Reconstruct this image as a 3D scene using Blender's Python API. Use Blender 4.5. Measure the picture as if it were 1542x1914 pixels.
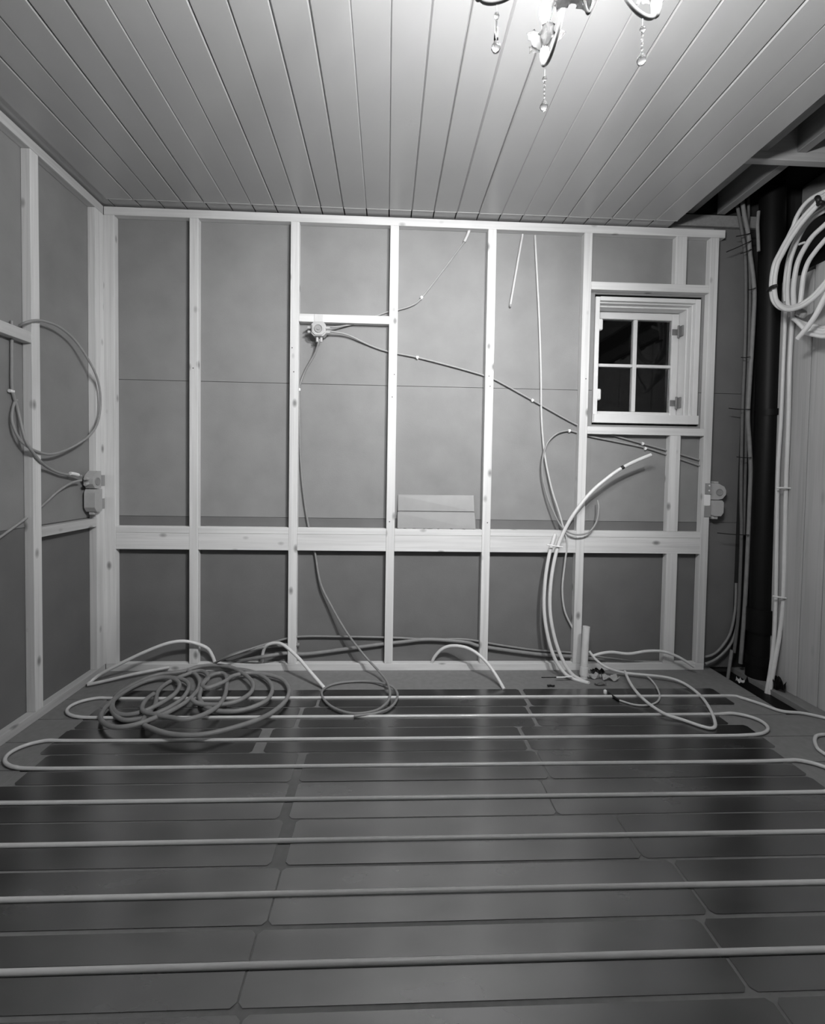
import bpy, bmesh, math, random
from mathutils import Vector, Matrix
random.seed(7)
for o in list(bpy.data.objects): bpy.data.objects.remove(o, do_unlink=True)
C = bpy.context.scene.collection
# ------------------------------------------------------------------ camera, world, exposure
CX, CY, FP = 759.758, 909.256, 880.0
CAM = Vector((1.74359, -2.95865, 1.25212))
R = Matrix(((0.99900063, 0.042336, -0.01433208), (-0.04184288, 0.99857525, 0.03311594), (0.01571365, -0.03248315, 0.99934875)))
cam = bpy.data.cameras.new('camera'); co = bpy.data.objects.new('camera', cam); C.objects.link(co)
cam.sensor_fit = 'HORIZONTAL'; cam.sensor_width = 36; cam.lens = FP/1542*36
cam.shift_x = (771-CX)/1542; cam.shift_y = (CY-957)/1542; cam.clip_start = .02
r_, f_, u_ = R.col[0], R.col[1], R.col[2]
m4 = Matrix(((r_[0], u_[0], -f_[0], CAM[0]), (r_[1], u_[1], -f_[1], CAM[1]), (r_[2], u_[2], -f_[2], CAM[2]), (0, 0, 0, 1)))
co.matrix_world = m4
bpy.context.scene.camera = co
w = bpy.data.worlds.new('night'); bpy.context.scene.world = w; w.use_nodes = True
w.node_tree.nodes['Background'].inputs[0].default_value = (.004, .004, .004, 1); w.node_tree.nodes['Background'].inputs[1].default_value = .15
vs = bpy.context.scene.view_settings
vs.view_transform = 'Standard'; vs.look = 'None'; vs.gamma = 1; vs.use_curve_mapping = False; vs.exposure = 2.0
BULB = 470.0       # radiance of the candle bulbs of the chandelier
# added unseen spot above the frame to the right, brightens the back wall
ld = bpy.data.lights.new('added_wall_spot', 'SPOT'); ld.energy = 66; ld.spot_size = math.radians(80); ld.spot_blend = 1; ld.shadow_soft_size = .05
lo = bpy.data.objects.new('added_wall_spot', ld); C.objects.link(lo); lo.location = (2.7, -2.35, 2.66)
lo.rotation_euler = (Vector((1.9, 0, 1.5))-Vector(lo.location)).to_track_quat('-Z', 'Y').to_euler()
def P(u, v, ax, val):
    """point of the room seen at (u,v) of the photograph on the plane axis=val"""
    d = R @ Vector(((u-CX)/FP, 1, -(v-CY)/FP)); t = (val-CAM[ax])/d[ax]
    return CAM + d*t
# ------------------------------------------------------------------ materials (all neutral: the photograph is black and white)
def nodemat(name, rough=.6, metal=0, spec=.5):
    m = bpy.data.materials.new(name); m.use_nodes = True
    b = m.node_tree.nodes['Principled BSDF']
    b.inputs['Roughness'].default_value = rough; b.inputs['Metallic'].default_value = metal
    b.inputs['Specular IOR Level'].default_value = spec
    return m, m.node_tree.nodes, m.node_tree.links, b
def g(v): return (v, v, v, 1)
def plain(name, v, rough=.5, metal=0, spec=.5, var=.06, scale=20, bump=.02, bscale=200):
    m, N, L, b = nodemat(name, rough, metal, spec)
    tc = N.new('ShaderNodeTexCoord'); n = N.new('ShaderNodeTexNoise'); n.inputs['Scale'].default_value = scale; n.inputs['Detail'].default_value = 4
    cr = N.new('ShaderNodeValToRGB'); cr.color_ramp.elements[0].position = .3; cr.color_ramp.elements[1].position = .7
    cr.color_ramp.elements[0].color = g(v*(1-var)); cr.color_ramp.elements[1].color = g(v*(1+var))
    L.new(tc.outputs['Object'], n.inputs['Vector']); L.new(n.outputs['Fac'], cr.inputs[0]); L.new(cr.outputs[0], b.inputs['Base Color'])
    if bump:
        n2 = N.new('ShaderNodeTexNoise'); n2.inputs['Scale'].default_value = bscale; n2.inputs['Detail'].default_value = 3
        bp = N.new('ShaderNodeBump'); bp.inputs['Strength'].default_value = bump*5; bp.inputs['Distance'].default_value = .002
        L.new(tc.outputs['Object'], n2.inputs['Vector']); L.new(n2.outputs['Fac'], bp.inputs['Height']); L.new(bp.outputs[0], b.inputs['Normal'])
    return m
def wood(name, v, axis, knots=1.0, rough=.62, kscale=(5, 9)):
    m, N, L, b = nodemat(name, rough, 0, .3)
    tc = N.new('ShaderNodeTexCoord')
    def mp(sc_long, sc_cross):
        k = N.new('ShaderNodeMapping'); s = [sc_cross]*3; s[axis] = sc_long; k.inputs['Scale'].default_value = s
        L.new(tc.outputs['Object'], k.inputs['Vector']); return k
    k1 = mp(1.6, 55); n = N.new('ShaderNodeTexNoise'); n.inputs['Scale'].default_value = 1; n.inputs['Detail'].default_value = 5; n.inputs['Distortion'].default_value = .6
    L.new(k1.outputs[0], n.inputs['Vector'])
    cr = N.new('ShaderNodeValToRGB'); cr.color_ramp.elements[0].position = .3; cr.color_ramp.elements[0].color = g(v*.84); cr.color_ramp.elements[1].position = .6; cr.color_ramp.elements[1].color = g(v)
    L.new(n.outputs['Fac'], cr.inputs[0])
    k2 = mp(*kscale); vo = N.new('ShaderNodeTexVoronoi'); vo.inputs['Scale'].default_value = 1; vo.inputs['Randomness'].default_value = 1
    L.new(k2.outputs[0], vo.inputs['Vector'])
    c2 = N.new('ShaderNodeValToRGB'); e = c2.color_ramp.elements
    e[0].position = .05; e[0].color = g(1-.62*knots); e[1].position = .16; e[1].color = g(1)
    x = e.new(.10); x.color = g(1-.35*knots)
    L.new(vo.outputs['Distance'], c2.inputs[0])
    k3 = mp(.5, 3); n3 = N.new('ShaderNodeTexNoise'); n3.inputs['Scale'].default_value = 1.7; L.new(k3.outputs[0], n3.inputs['Vector'])
    c3 = N.new('ShaderNodeValToRGB'); c3.color_ramp.elements[0].position = .3; c3.color_ramp.elements[0].color = g(.88); c3.color_ramp.elements[1].position = .7; c3.color_ramp.elements[1].color = g(1)
    L.new(n3.outputs['Fac'], c3.inputs[0])
    mx = N.new('ShaderNodeMix'); mx.data_type = 'RGBA'; mx.blend_type = 'MULTIPLY'; mx.inputs[0].default_value = 1
    L.new(cr.outputs[0], mx.inputs[6]); L.new(c2.outputs[0], mx.inputs[7])
    my = N.new('ShaderNodeMix'); my.data_type = 'RGBA'; my.blend_type = 'MULTIPLY'; my.inputs[0].default_value = 1
    L.new(mx.outputs[2], my.inputs[6]); L.new(c3.outputs[0], my.inputs[7]); L.new(my.outputs[2], b.inputs['Base Color'])
    bp = N.new('ShaderNodeBump'); bp.inputs['Strength'].default_value = .25; bp.inputs['Distance'].default_value = .001
    L.new(n.outputs['Fac'], bp.inputs['Height']); L.new(bp.outputs[0], b.inputs['Normal'])
    return m
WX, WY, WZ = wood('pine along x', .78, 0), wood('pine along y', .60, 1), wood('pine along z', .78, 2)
WOLD = wood('old plank wood', .50, 2, .7, kscale=(2.4, 8)); WDIM = wood('raw joist wood', .30, 1, .5)
BOARD = plain('grey wind board', .27, .85, 0, .15, .07, 6, .05, 160)
BOARDL = plain('darker lower membrane and end panel', .165, .8, 0, .2, .07, 5, .04, 120)
CEIL = plain('painted ceiling board', .42, .27, 0, .5, .03, 3, .008, 60)
CHIP = plain('chipboard', .22, .8, 0, .2, .07, 30, .04, 300)
PLASTER = plain('rear wall board', .04, .8, 0, .2)
DARKW = plain('dark membrane', .035, .9, 0, .1)
BLACKP = plain('black pipe plastic', .006, .5, 0, .2, .1, 10, 0)
def alu():
    m, N, L, b = nodemat('aluminium plate', .27, 1, .5)
    tc = N.new('ShaderNodeTexCoord'); n = N.new('ShaderNodeTexNoise'); n.inputs['Scale'].default_value = 2.2; n.inputs['Detail'].default_value = 5
    k = N.new('ShaderNodeMapping'); k.inputs['Scale'].default_value = (1, 2.5, 1); L.new(tc.outputs['Object'], k.inputs[0]); L.new(k.outputs[0], n.inputs['Vector'])
    cr = N.new('ShaderNodeValToRGB'); cr.color_ramp.elements[0].position = .35; cr.color_ramp.elements[0].color = g(.27); cr.color_ramp.elements[1].position = .7; cr.color_ramp.elements[1].color = g(.36)
    L.new(n.outputs['Fac'], cr.inputs[0]); L.new(cr.outputs[0], b.inputs['Base Color'])
    mr = N.new('ShaderNodeMapRange'); mr.inputs['To Min'].default_value = .19; mr.inputs['To Max'].default_value = .32; L.new(n.outputs['Fac'], mr.inputs['Value']); L.new(mr.outputs[0], b.inputs['Roughness'])
    n2 = N.new('ShaderNodeTexNoise'); n2.inputs['Scale'].default_value = 7; n2.inputs['Detail'].default_value = 2; L.new(k.outputs[0], n2.inputs['Vector'])
    bp = N.new('ShaderNodeBump'); bp.inputs['Strength'].default_value = .06; bp.inputs['Distance'].default_value = .003
    L.new(n2.outputs['Fac'], bp.inputs['Height']); L.new(bp.outputs[0], b.inputs['Normal'])
    return m
ALU = alu()
PEX = plain('white heating pipe plastic', .66, .13, 0, .6, .03, 30, 0)
WHITEP = plain('white conduit plastic', .72, .35, 0, .5, .03, 30, 0)
SHAFTW = plain('grey conduit plastic', .13, .6, 0, .3, .1, 30, 0)  # plain dark grey for the conduits by the soil pipe
SHAFTL = plain('paler grey plastic', .22, .6, 0, .3, .1, 30, 0)
GREYP = plain('grey cable sheath', .33, .45, 0, .4, .05, 30, 0)
COILP = plain('dark grey conduit', .25, .45, 0, .4, .08, 25, 0)
LIGHTG = plain('light grey cable sheath', .60, .45, 0, .4, .05, 30, 0)
BOXM = plain('grey box plastic', .45, .5, 0, .4, .04, 30, 0)
BOXD = plain('darker grey bracket', .30, .5, 0, .4, .04, 30, 0)
CLIPM = plain('white clip plastic', .9, .4, 0, .4, .02, 30, 0)
BLACKM = plain('black tie', .012, .5, 0, .4, .1, 20, 0)
WINM = plain('painted window wood', .78, .3, 0, .5, .03, 8, .01, 90)
METW = plain('white enamelled metal', .22, .3, 0, .5, .04, 30, 0)
METL = plain('patinated leaf metal', .15, .4, .2, .5, .2, 60, .05, 150)
OFFC = plain('grey painted board', .30, .45, 0, .4, .05, 12, .01, 90)
def glassm(name, rough=0, col=1.0, ior=1.5):
    m, N, L, b = nodemat(name, rough); b.inputs['Transmission Weight'].default_value = 1; b.inputs['IOR'].default_value = ior; b.inputs['Base Color'].default_value = g(col); return m
PANE = glassm('window glass', ior=1.28); CRYSTAL = glassm('crystal glass', .02, .98, 1.55)
def emis(name, s):
    m, N, L, b = nodemat(name); b.inputs['Emission Color'].default_value = g(1); b.inputs['Emission Strength'].default_value = s; b.inputs['Base Color'].default_value = g(.8); return m
BULBM = emis('lit bulb glass', BULB)
# ------------------------------------------------------------------ mesh helpers
WL = {}           # world location of every parent object
def wloc(o): return WL.get(o.name, Vector((0, 0, 0))) if o else Vector((0, 0, 0))
def empty(name, loc, label, cat, group=None):
    o = bpy.data.objects.new(name, None); C.objects.link(o); o.location = loc; WL[o.name] = Vector(loc); o.empty_display_size = .05
    tag(o, label, cat, group); return o
def tag(o, label=None, cat=None, group=None, kind=None):
    if label: o['label'] = label
    if cat: o['category'] = cat
    if group: o['group'] = group
    if kind: o['kind'] = kind
    return o
class MB:
    def __init__(s): s.bm = bmesh.new()
    def box(s, x0, x1, y0, y1, z0, z1, bev=.0015, rot=None):
        r = bmesh.ops.create_cube(s.bm, size=1); vs = r['verts']
        for v in vs: v.co = Vector(((x0+x1)/2+v.co.x*(x1-x0), (y0+y1)/2+v.co.y*(y1-y0), (z0+z1)/2+v.co.z*(z1-z0)))
        if bev:
            es = list({e for v in vs for e in v.link_edges})
            bmesh.ops.bevel(s.bm, geom=es, offset=bev, segments=1, affect='EDGES')
        return s
    def tube(s, pts, r, n=10, sub=6, cap=True, smooth=True):
        pts = [Vector(p) for p in pts]
        if smooth and len(pts) > 2:
            q = []
            for i in range(len(pts)-1):
                p0 = pts[max(i-1, 0)]; p1 = pts[i]; p2 = pts[i+1]; p3 = pts[min(i+2, len(pts)-1)]
                for k in range(sub):
                    t = k/sub
                    q.append(.5*((2*p1)+(p2-p0)*t+(2*p0-5*p1+4*p2-p3)*t*t+(3*p1-p0-3*p2+p3)*t**3))
            q.append(pts[-1]); pts = q
        rr = r if callable(r) else (lambda t: r)
        t0 = (pts[1]-pts[0]).normalized(); a = Vector((0, 0, 1)) if abs(t0.z) < .9 else Vector((1, 0, 0))
        nn = t0.cross(a).normalized(); rings = []
        for i, p in enumerate(pts):
            tg = (pts[min(i+1, len(pts)-1)]-pts[max(i-1, 0)])
            if tg.length < 1e-9: tg = t0
            tg.normalize(); nn = (nn-tg*nn.dot(tg)).normalized(); bb = tg.cross(nn); R0 = rr(i/(len(pts)-1))
            rings.append([s.bm.verts.new(p+(nn*math.cos(2*math.pi*k/n)+bb*math.sin(2*math.pi*k/n))*R0) for k in range(n)])
        for i in range(len(rings)-1):
            for k in range(n):
                f = s.bm.faces.new((rings[i][k], rings[i][(k+1) % n], rings[i+1][(k+1) % n], rings[i+1][k])); f.smooth = True
        if cap:
            for f in (s.bm.faces.new(rings[0][::-1]), s.bm.faces.new(rings[-1])):
                for e_ in f.edges: e_.smooth = False
        return s
    def lathe(s, prof, o, n=16, ax=None):
        """prof: (radius, height) list, axis from o along ax"""
        o = Vector(o); ax = Vector(ax or (0, 0, 1)).normalized(); a = Vector((1, 0, 0)) if abs(ax.x) < .9 else Vector((0, 1, 0))
        n1 = ax.cross(a).normalized(); n2 = ax.cross(n1); rings = []
        for (r, h) in prof: rings.append([s.bm.verts.new(o+ax*h+(n1*math.cos(2*math.pi*k/n)+n2*math.sin(2*math.pi*k/n))*max(r, 1e-4)) for k in range(n)])
        for i in range(len(rings)-1):
            for k in range(n):
                f = s.bm.faces.new((rings[i][k], rings[i][(k+1) % n], rings[i+1][(k+1) % n], rings[i+1][k])); f.smooth = True
        s.bm.faces.new(rings[0][::-1]); s.bm.faces.new(rings[-1]); return s
    def prism(s, poly, ax, a0, a1):
        """closed 2D polygon extruded along axis ax from a0 to a1"""
        def mk(p, a):
            c = [p[0], p[1]]; c.insert(ax, a); return s.bm.verts.new(c)
        A = [mk(p, a0) for p in poly]; B = [mk(p, a1) for p in poly]
        s.bm.faces.new(A); s.bm.faces.new(B[::-1]); n = len(poly)
        for i in range(n): s.bm.faces.new((A[i], B[i], B[(i+1) % n], A[(i+1) % n]))
        return s
    def build(s, name, mat, parent=None, label=None, cat=None, group=None, kind=None):
        off = wloc(parent)
        bmesh.ops.recalc_face_normals(s.bm, faces=s.bm.faces)
        if off.length: bmesh.ops.translate(s.bm, verts=s.bm.verts, vec=-off)
        me = bpy.data.meshes.new(name); s.bm.to_mesh(me); s.bm.free(); me.materials.append(mat)
        o = bpy.data.objects.new(name, me); C.objects.link(o)
        if parent: o.parent = parent
        WL[o.name] = off
        tag(o, label, cat, group, kind); return o
def B(name, mat, parent, x0, x1, y0, y1, z0, z1, bev=.0015, **k): return MB().box(x0, x1, y0, y1, z0, z1, bev).build(name, mat, parent, **k)
# ------------------------------------------------------------------ the room
T = .045; ZT, ZP = 2.744, 2.792; ZC = 2.795; A0 = .571; PITCH = .1345
Y0 = -4.5; XR = 4.10
GX0, GX1 = .26, 3.5      # range of the plates
# floor: chipboard strips between the pipe channels on a sub-floor
fm = MB(); fm.box(-.1, 5.6, Y0-.1, -.60, -.10, -.024, 0); fm.box(-.1, 3.872, -.60, .2, -.10, -.024, 0); fm.box(4.02, 5.6, -.60, .2, -.10, -.024, 0)
fl = fm.build('floor', CHIP, kind='structure')
B('shaft_shade_fill', BLACKP, fl, 3.8725, 4.0195, -.5995, -.001, -.10, -.030, 0)  # black slab fills the floor gap and stands in for its deep shade
NP = 18
py = [-.4-.2*i for i in range(NP)]
def strip(y0, y1, hole=False):
    m = MB()
    xr = 3.872 if hole else 5.5
    w_ = .0085
    m.box(0, GX0, y0-w_, y1+(w_ if y1 < -.2 else 0), -.0235, 0, .001)
    m.box(GX0, GX1, y0, y1, -.0235, 0, .001)
    m.box(GX1, xr, y0-w_, y1+(w_ if y1 < -.2 else 0), -.0235, 0, .001)
    return m
strip(py[0]+.011, 0, True).build('floor_board', CHIP, fl)
for i in range(NP-1): strip(py[i+1]+.011, py[i]-.011, i == 0).build('floor_board', CHIP, fl)
B('floor_board', CHIP, fl, 4.02, 5.5, -.60, 0, -.0235, 0, .001)
# back wall panels
wb = B('wall_back', DARKW, None, -.15, 3.0, .012, .10, -.05, 3.2, 0, kind='structure')
def panel(parts, mat, y=0, d=.0115):
    m = MB()
    for (x0, x1, z0, z1) in parts: m.box(x0, x1, y, y+d, z0, z1, .0006)
    return m.build('wall_panel', mat, wb)
cols = [(-.02, 1.169), (1.173, 2.369), (2.373, 2.969), (2.973, 3.80), (3.803, 4.02)]
S1, S2 = .952, 1.783
for i, (a, b) in enumerate(cols):
    panel([(a, b, 0, S1-.002)], BOARDL, .0015 if i % 2 else .001)
    if i == 3:
        panel([(a, 3.042, S1, S2), (3.042, 3.738, S1, 1.568), (3.738, b, S1, S2)], BOARD)
        panel([(a, 3.042, S2+.002, 2.86), (3.042, 3.738, 2.388, 2.86), (3.738, b, S2+.002, 2.86)], BOARD)
    else:
        dy = [.0, .0005, 0, 0, .001][i]
        mt = BOARDL if i == 4 else BOARD; panel([(a, b, S1, S2-.001)], mt, dy); panel([(a, b, S2+.0015, 2.86)], mt, dy+.0004)  # right end column takes the darker tone over its full height
# body of the wall round the window and the dark corner of the shaft
mw = MB(); mw.box(3.0, 3.042, .012, .10, -.05, 3.2, 0); mw.box(3.738, 4.02, .012, .10, -.05, 3.2, 0); mw.box(3.042, 3.738, .012, .10, -.05, 1.568, 0); mw.box(3.042, 3.738, .012, .10, 2.388, 3.2, 0)
mw.box(4.02, 5.6, .004, .10, -.05, 3.2, 0)
mw.build('wall_core', DARKW, wb)
# left wall
wl = B('wall_left', DARKW, None, -.15, -.012, Y0, .1, -.05, 3.2, 0, kind='structure')
for (y0, y1) in [(-.60, 0), (-1.8, -.603), (-3.0, -1.803), (Y0, -3.003)]:
    B('wall_panel', BOARDL, wl, -.011, 0, y0, y1, 0, S1-.002, .0006)
    B('wall_panel', BOARD, wl, -.0115, -.0004, y0, y1, S1, 2.86, .0006)
# rear wall behind the camera
wr = B('wall_rear', PLASTER, None, -.1, 5.6, Y0-.1, Y0, -.05, 3.2, 0, kind='structure')
# right wall: upright planks
wR = B('wall_right', DARKW, None, XR+.022, XR+.12, Y0, -.06, -.05, 2.44, 0, kind='structure')
y = -.06; k = 0
while y > Y0+.05:
    wd = [.115, .12, .11, .125][k % 4]; dx = [0, .003, -.002, .0015, .004][k % 5]
    B('wall_plank', WOLD, wR, XR+dx, XR+.021+dx, max(y-wd, Y0), y-.003, 0, 2.43-.01*(k % 3), .002); y -= wd; k += 1
B('wall_right_far', DARKW, None, 5.5, 5.6, Y0, .1, -.05, 3.2, 0, kind='structure')
# ceiling boards
cl = B('ceiling', DARKW, None, 0, 3.48, Y0, 0.0, ZC+.03, ZC+.09, 0, kind='structure')
xs = [.1, .256]
while xs[-1] < 3.46: xs.append(xs[-1]+PITCH)
xs[-1] = 3.487
YE = -.121
for i in range(len(xs)-1):
    a, b = xs[i], xs[i+1]
    ch = [.005, .0075, .004, .009, .005, .0035][i % 6]; dz = [0, .0008, -.0006, .0004, -.0010, .0006][i % 6]
    m = MB(); z0 = ZC+dz
    m.prism([(a+.0002, ZC+.014), (a+.0002, z0+ch), (a+.0002+ch*.9, z0), (b-.0002-ch*.9, z0), (b-.0002, z0+ch), (b-.0002, ZC+.014)], 1, Y0, YE)
    # added bead at the board end, shaped to catch light as a bright line
    m.box(a+.003, b-.003, YE-.0045, YE-.0005, z0-.0028, z0+.004, .001)
    m.build('ceiling_board', CEIL, cl)
    B('ceiling_board_end', CEIL, cl, a+.0035, b-.0035, YE+.002, .0, ZC+.009, ZC+.02, .001)
B('ceiling_edge_board', CEIL, cl, 0, .0975, Y0, 0, ZC+.010, ZC+.02, .001)
# joists, beam and deck of the open part on the right
for (x0, x1) in [(3.60, 3.648), (3.80, 3.85), (4.35, 4.40), (4.95, 5.0)]:
    B('joist', WDIM, cl, x0, x1, Y0, -.02, 2.90, 3.09, .002)
B('roof_deck', DARKW, cl, 3.42, 5.6, Y0, .1, 3.10, 3.16, 0)
B('rim_joist', WDIM, cl, 3.3, 4.1, -.028, -.002, 2.822, 2.892, .002)
B('cross_beam', wood('beam wood', .55, 0, .4), cl, 3.50, 5.3, -.60, -.555, 2.86, 3.08, .003)
# ------------------------------------------------------------------ window_1
wn = B('window_1', WINM, None, 3.048, 3.076, 0, .19, 1.58, 2.374, .002, kind='structure')
wn.name = 'window_1'
def ring(name, xo0, xi0, xi1, xo1, zo0, zi0, zi1, zo1, y0, y1, bev=.002):
    m = MB(); m.box(xo0, xi0, y0, y1, zo0, zo1, bev); m.box(xi1, xo1, y0, y1, zo0, zo1, bev); m.box(xi0, xi1, y0, y1, zi1, zo1, bev); m.box(xi0, xi1, y0, y1, zo0, zi0, bev)
    return m.build(name, WINM, wn)
B('frame_side', WINM, wn, 3.697, 3.731, -.001, .19, 1.58, 2.376, .002)
B('frame_head', WINM, wn, 3.077, 3.696, -.001, .19, 2.350, 2.376, .002)
B('frame_sill', WINM, wn, 3.052, 3.735, -.012, .19, 1.58, 1.636, .002)
ring('frame_moulding', 3.0765, 3.083, 3.688, 3.6965, 1.637, 1.640, 2.341, 2.3495, .022, .19)
ring('frame_stop', 3.083, 3.092, 3.680, 3.688, 1.640, 1.644, 2.330, 2.341, .062, .19, .0015)
ring('sash', 3.093, 3.138, 3.632, 3.678, 1.645, 1.672, 2.281, 2.327, .135, .175, .004)
B('glazing_bar', WINM, wn, 3.371, 3.397, .137, .172, 1.673, 2.28, .003)
B('glazing_bar', WINM, wn, 3.139, 3.370, .138, .171, 1.967, 1.987, .003)
B('glazing_bar', WINM, wn, 3.398, 3.631, .138, .171, 1.967, 1.987, .003)
for (a, b) in [(3.139, 3.370), (3.398, 3.631)]:
    for (c, d) in [(1.673, 1.966), (1.988, 2.28)]: B('pane', PANE, wn, a, b, .152, .156, c, d, 0)
for z in (2.205, 1.735):   # hinges on the right reveal
    m = MB(); m.box(3.668, 3.679, .085, .125, z-.035, z+.035, .003); m.tube([(3.664, .118, z-.04), (3.664, .118, z+.04)], .007, 10, smooth=False)
    m.box(3.63, 3.668, .130, .136, z-.02, z+.02, .002)
    m.build('hinge', METW, wn)
for z in (2.20, 1.76):
    MB().box(3.070, 3.098, -.004, .03, z-.035, z+.035, .006).build('hinge_cap', WINM, wn)
# ------------------------------------------------------------------ timber framing
sf = empty('stud_frame', (1.9, -.02, 0), 'pale timber stud framing of the back wall with a wide middle rail', 'wall framing')
xr_end = 3.842
B('top_plate', WX, sf, .046, xr_end, -T, -.0005, ZT, ZP)
B('bottom_plate', WX, sf, .046, 3.805, -T, -.0005, .0005, T)
R0, R1 = .752, .893
def vst(name, x0, x1, z0, z1, mat=WZ, yy=-T, par=sf): return B(name, mat, par, x0, x1, yy, -.0005, z0, z1, .002)
vst('corner_stud', .028, .106, T+.0005, ZT-.0005)
studs = [(A0+.6*k-.026, A0+.6*k+.026) for k in range(5)]
for a, b in studs: vst('stud', a, b, T+.0005, ZT-.0005, yy=-T-.0006)
vst('stud', 3.752, 3.805, T+.0005, ZT-.0005)
vst('short_stud', 3.530, 3.600, 2.4485, ZT-.0005)
vst('short_stud', 3.531, 3.601, R1+.0005, 1.5035); vst('short_stud', 3.534, 3.606, T+.0005, R0-.0005)
B('nogging', WX, sf, studs[1][1]+.0005, studs[2][0]-.0005, -T, -.0005, 2.1495, 2.1975)
B('nogging', WX, sf, studs[4][1]+.0005, 3.7515, -T, -.0005, 2.400, 2.448)
B('nogging', WX, sf, studs[4][1]+.0005, 3.7515, -T, -.0005, 1.504, 1.551)
edges = [(.1065, studs[0][0]-.0005)]+[(studs[i][1]+.0005, studs[i+1][0]-.0005) for i in range(4)]+[(studs[4][1]+.0005, 3.7515)]
for a, b in edges:   # wide rail: a thin batten lying on a wider plank
    B('rail_plank', WX, sf, a, b, -T+.0012, -.0005, R0, .8525, .0015)
    B('rail_batten', WX, sf, a, b, -T, -.0005, .8535, R1, .0015)
lf = empty('stud_frame', (.02, -1.5, 0), 'pale timber stud framing along the left wall, seen at a slant', 'wall framing')
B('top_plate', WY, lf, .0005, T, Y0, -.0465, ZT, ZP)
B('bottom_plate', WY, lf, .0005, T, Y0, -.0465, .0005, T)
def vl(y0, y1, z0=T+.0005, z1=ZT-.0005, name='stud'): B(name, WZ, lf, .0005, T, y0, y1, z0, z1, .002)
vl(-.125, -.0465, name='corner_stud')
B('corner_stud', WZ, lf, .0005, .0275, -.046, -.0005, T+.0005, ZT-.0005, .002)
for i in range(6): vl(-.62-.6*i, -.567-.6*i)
B('nogging', WY, lf, .0005, T, -.5665, -.1255, .898, .946)
B('nogging', WY, lf, .0005, T, -1.1665, -.6205, 1.833, 1.886)
# nail heads on the studs
nh = MB()
for (u, v) in [(361, 688), (549, 695), (546, 650), (737, 700), (733, 742), (914, 703), (916, 722), (1095, 708), (728, 975), (911, 977)]:
    p = P(u, v, 1, -T-.001); nh.lathe([(.0035, 0), (.0035, -.0012)], p, 8, (0, 1, 0))
nh.build('nail_head', BLACKM, sf, kind='stuff')
# ------------------------------------------------------------------ floor heating: plates, pipe
def plate(x0, x1, yc, lab):
    m = MB(); h = .0006; wv = .0930 if yc < -1.5 else .0965; gr = .0115; cr = .012
    prof = [(-wv, .0), (-gr-.001, .0)]
    for k in range(9):
        a = math.pi+k/8*math.pi; prof.append((gr*math.cos(a), -.002+gr*math.sin(a)*.95))
    prof += [(gr+.001, .0), (wv, .0)]
    top = .0022+random.uniform(-.0004, .0006); n = len(prof); bm = m.bm; tilt = random.uniform(-.006, .006)
    xsx = [x0, x0+cr, x1-cr, x1]; rows = []
    for j, x in enumerate(xsx):
        row = []
        for (yy, zz) in prof:
            if j in (0, 3) and abs(yy) > wv-.001: yy *= (wv-cr)/wv
            row.append((x, yc+yy, top+zz+tilt*yy))
        rows.append(row)
    U = [[bm.verts.new(p) for p in r] for r in rows]; D = [[bm.verts.new((p[0], p[1], p[2]-h)) for p in r] for r in rows]
    for j in range(3):
        for i in range(n-1):
            bm.faces.new((U[j][i], U[j+1][i], U[j+1][i+1], U[j][i+1])); bm.faces.new((D[j][i], D[j][i+1], D[j+1][i+1], D[j+1][i]))
        bm.faces.new((U[j][0], D[j][0], D[j+1][0], U[j+1][0])); bm.faces.new((U[j][-1], U[j+1][-1], D[j+1][-1], D[j][-1]))
    for i in range(n-1):
        bm.faces.new((U[0][i], U[0][i+1], D[0][i+1], D[0][i])); bm.faces.new((U[3][i], D[3][i], D[3][i+1], U[3][i+1]))
    return m.build('heat_plate', ALU, None, label=lab, cat='metal plate', group='aluminium heat spreading plates laid over the floor')
rowsX = [[.27, 1.385, 1.40, 2.52, 2.545, 3.675], [.27, 1.31, 1.33, 2.50, 2.52, 3.49], [.255, 1.165, 1.215, 2.40, 2.42, 3.565], [.30, 1.375, 1.41, 2.425, 2.435, 3.53],
         [.23, 1.375, 1.41, 2.385, 2.39, 3.53], [.24, 1.395, 1.44, 2.595, 2.60, 3.53], [.24, 1.43, 1.435, 2.68, 2.69, 3.53], [.24, 1.41, 1.415, 2.64, 2.65, 3.53]]
rn = ['in the row nearest the back wall', 'in the second row from the back wall', 'in the third row from the back wall', 'in the fourth row from the back wall', 'in the fifth row from the back wall',
      'in the fifth row from the bottom of the picture', 'under the third pipe from the picture bottom', 'under the pipe nearest the camera']
rn = ['under the farthest heating pipe', 'under the second farthest heating pipe', 'under the third farthest heating pipe', 'under the fourth farthest heating pipe', 'under the fourth nearest heating pipe', 'under the third nearest heating pipe', 'under the second nearest heating pipe', 'under the nearest heating pipe']
for i in range(13):
    xx = rowsX[i] if i < 8 else rowsX[6+i % 2]
    for j, s in enumerate(('leftmost', 'middle', 'rightmost')):
        lab = ('%s grey aluminium heat plate ' % s)+(rn[i] if i < 8 else 'along the picture bottom, nearest the camera')
        if i > 8: continue
        plate(xx[2*j], xx[2*j+1], py[i], lab)
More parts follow.
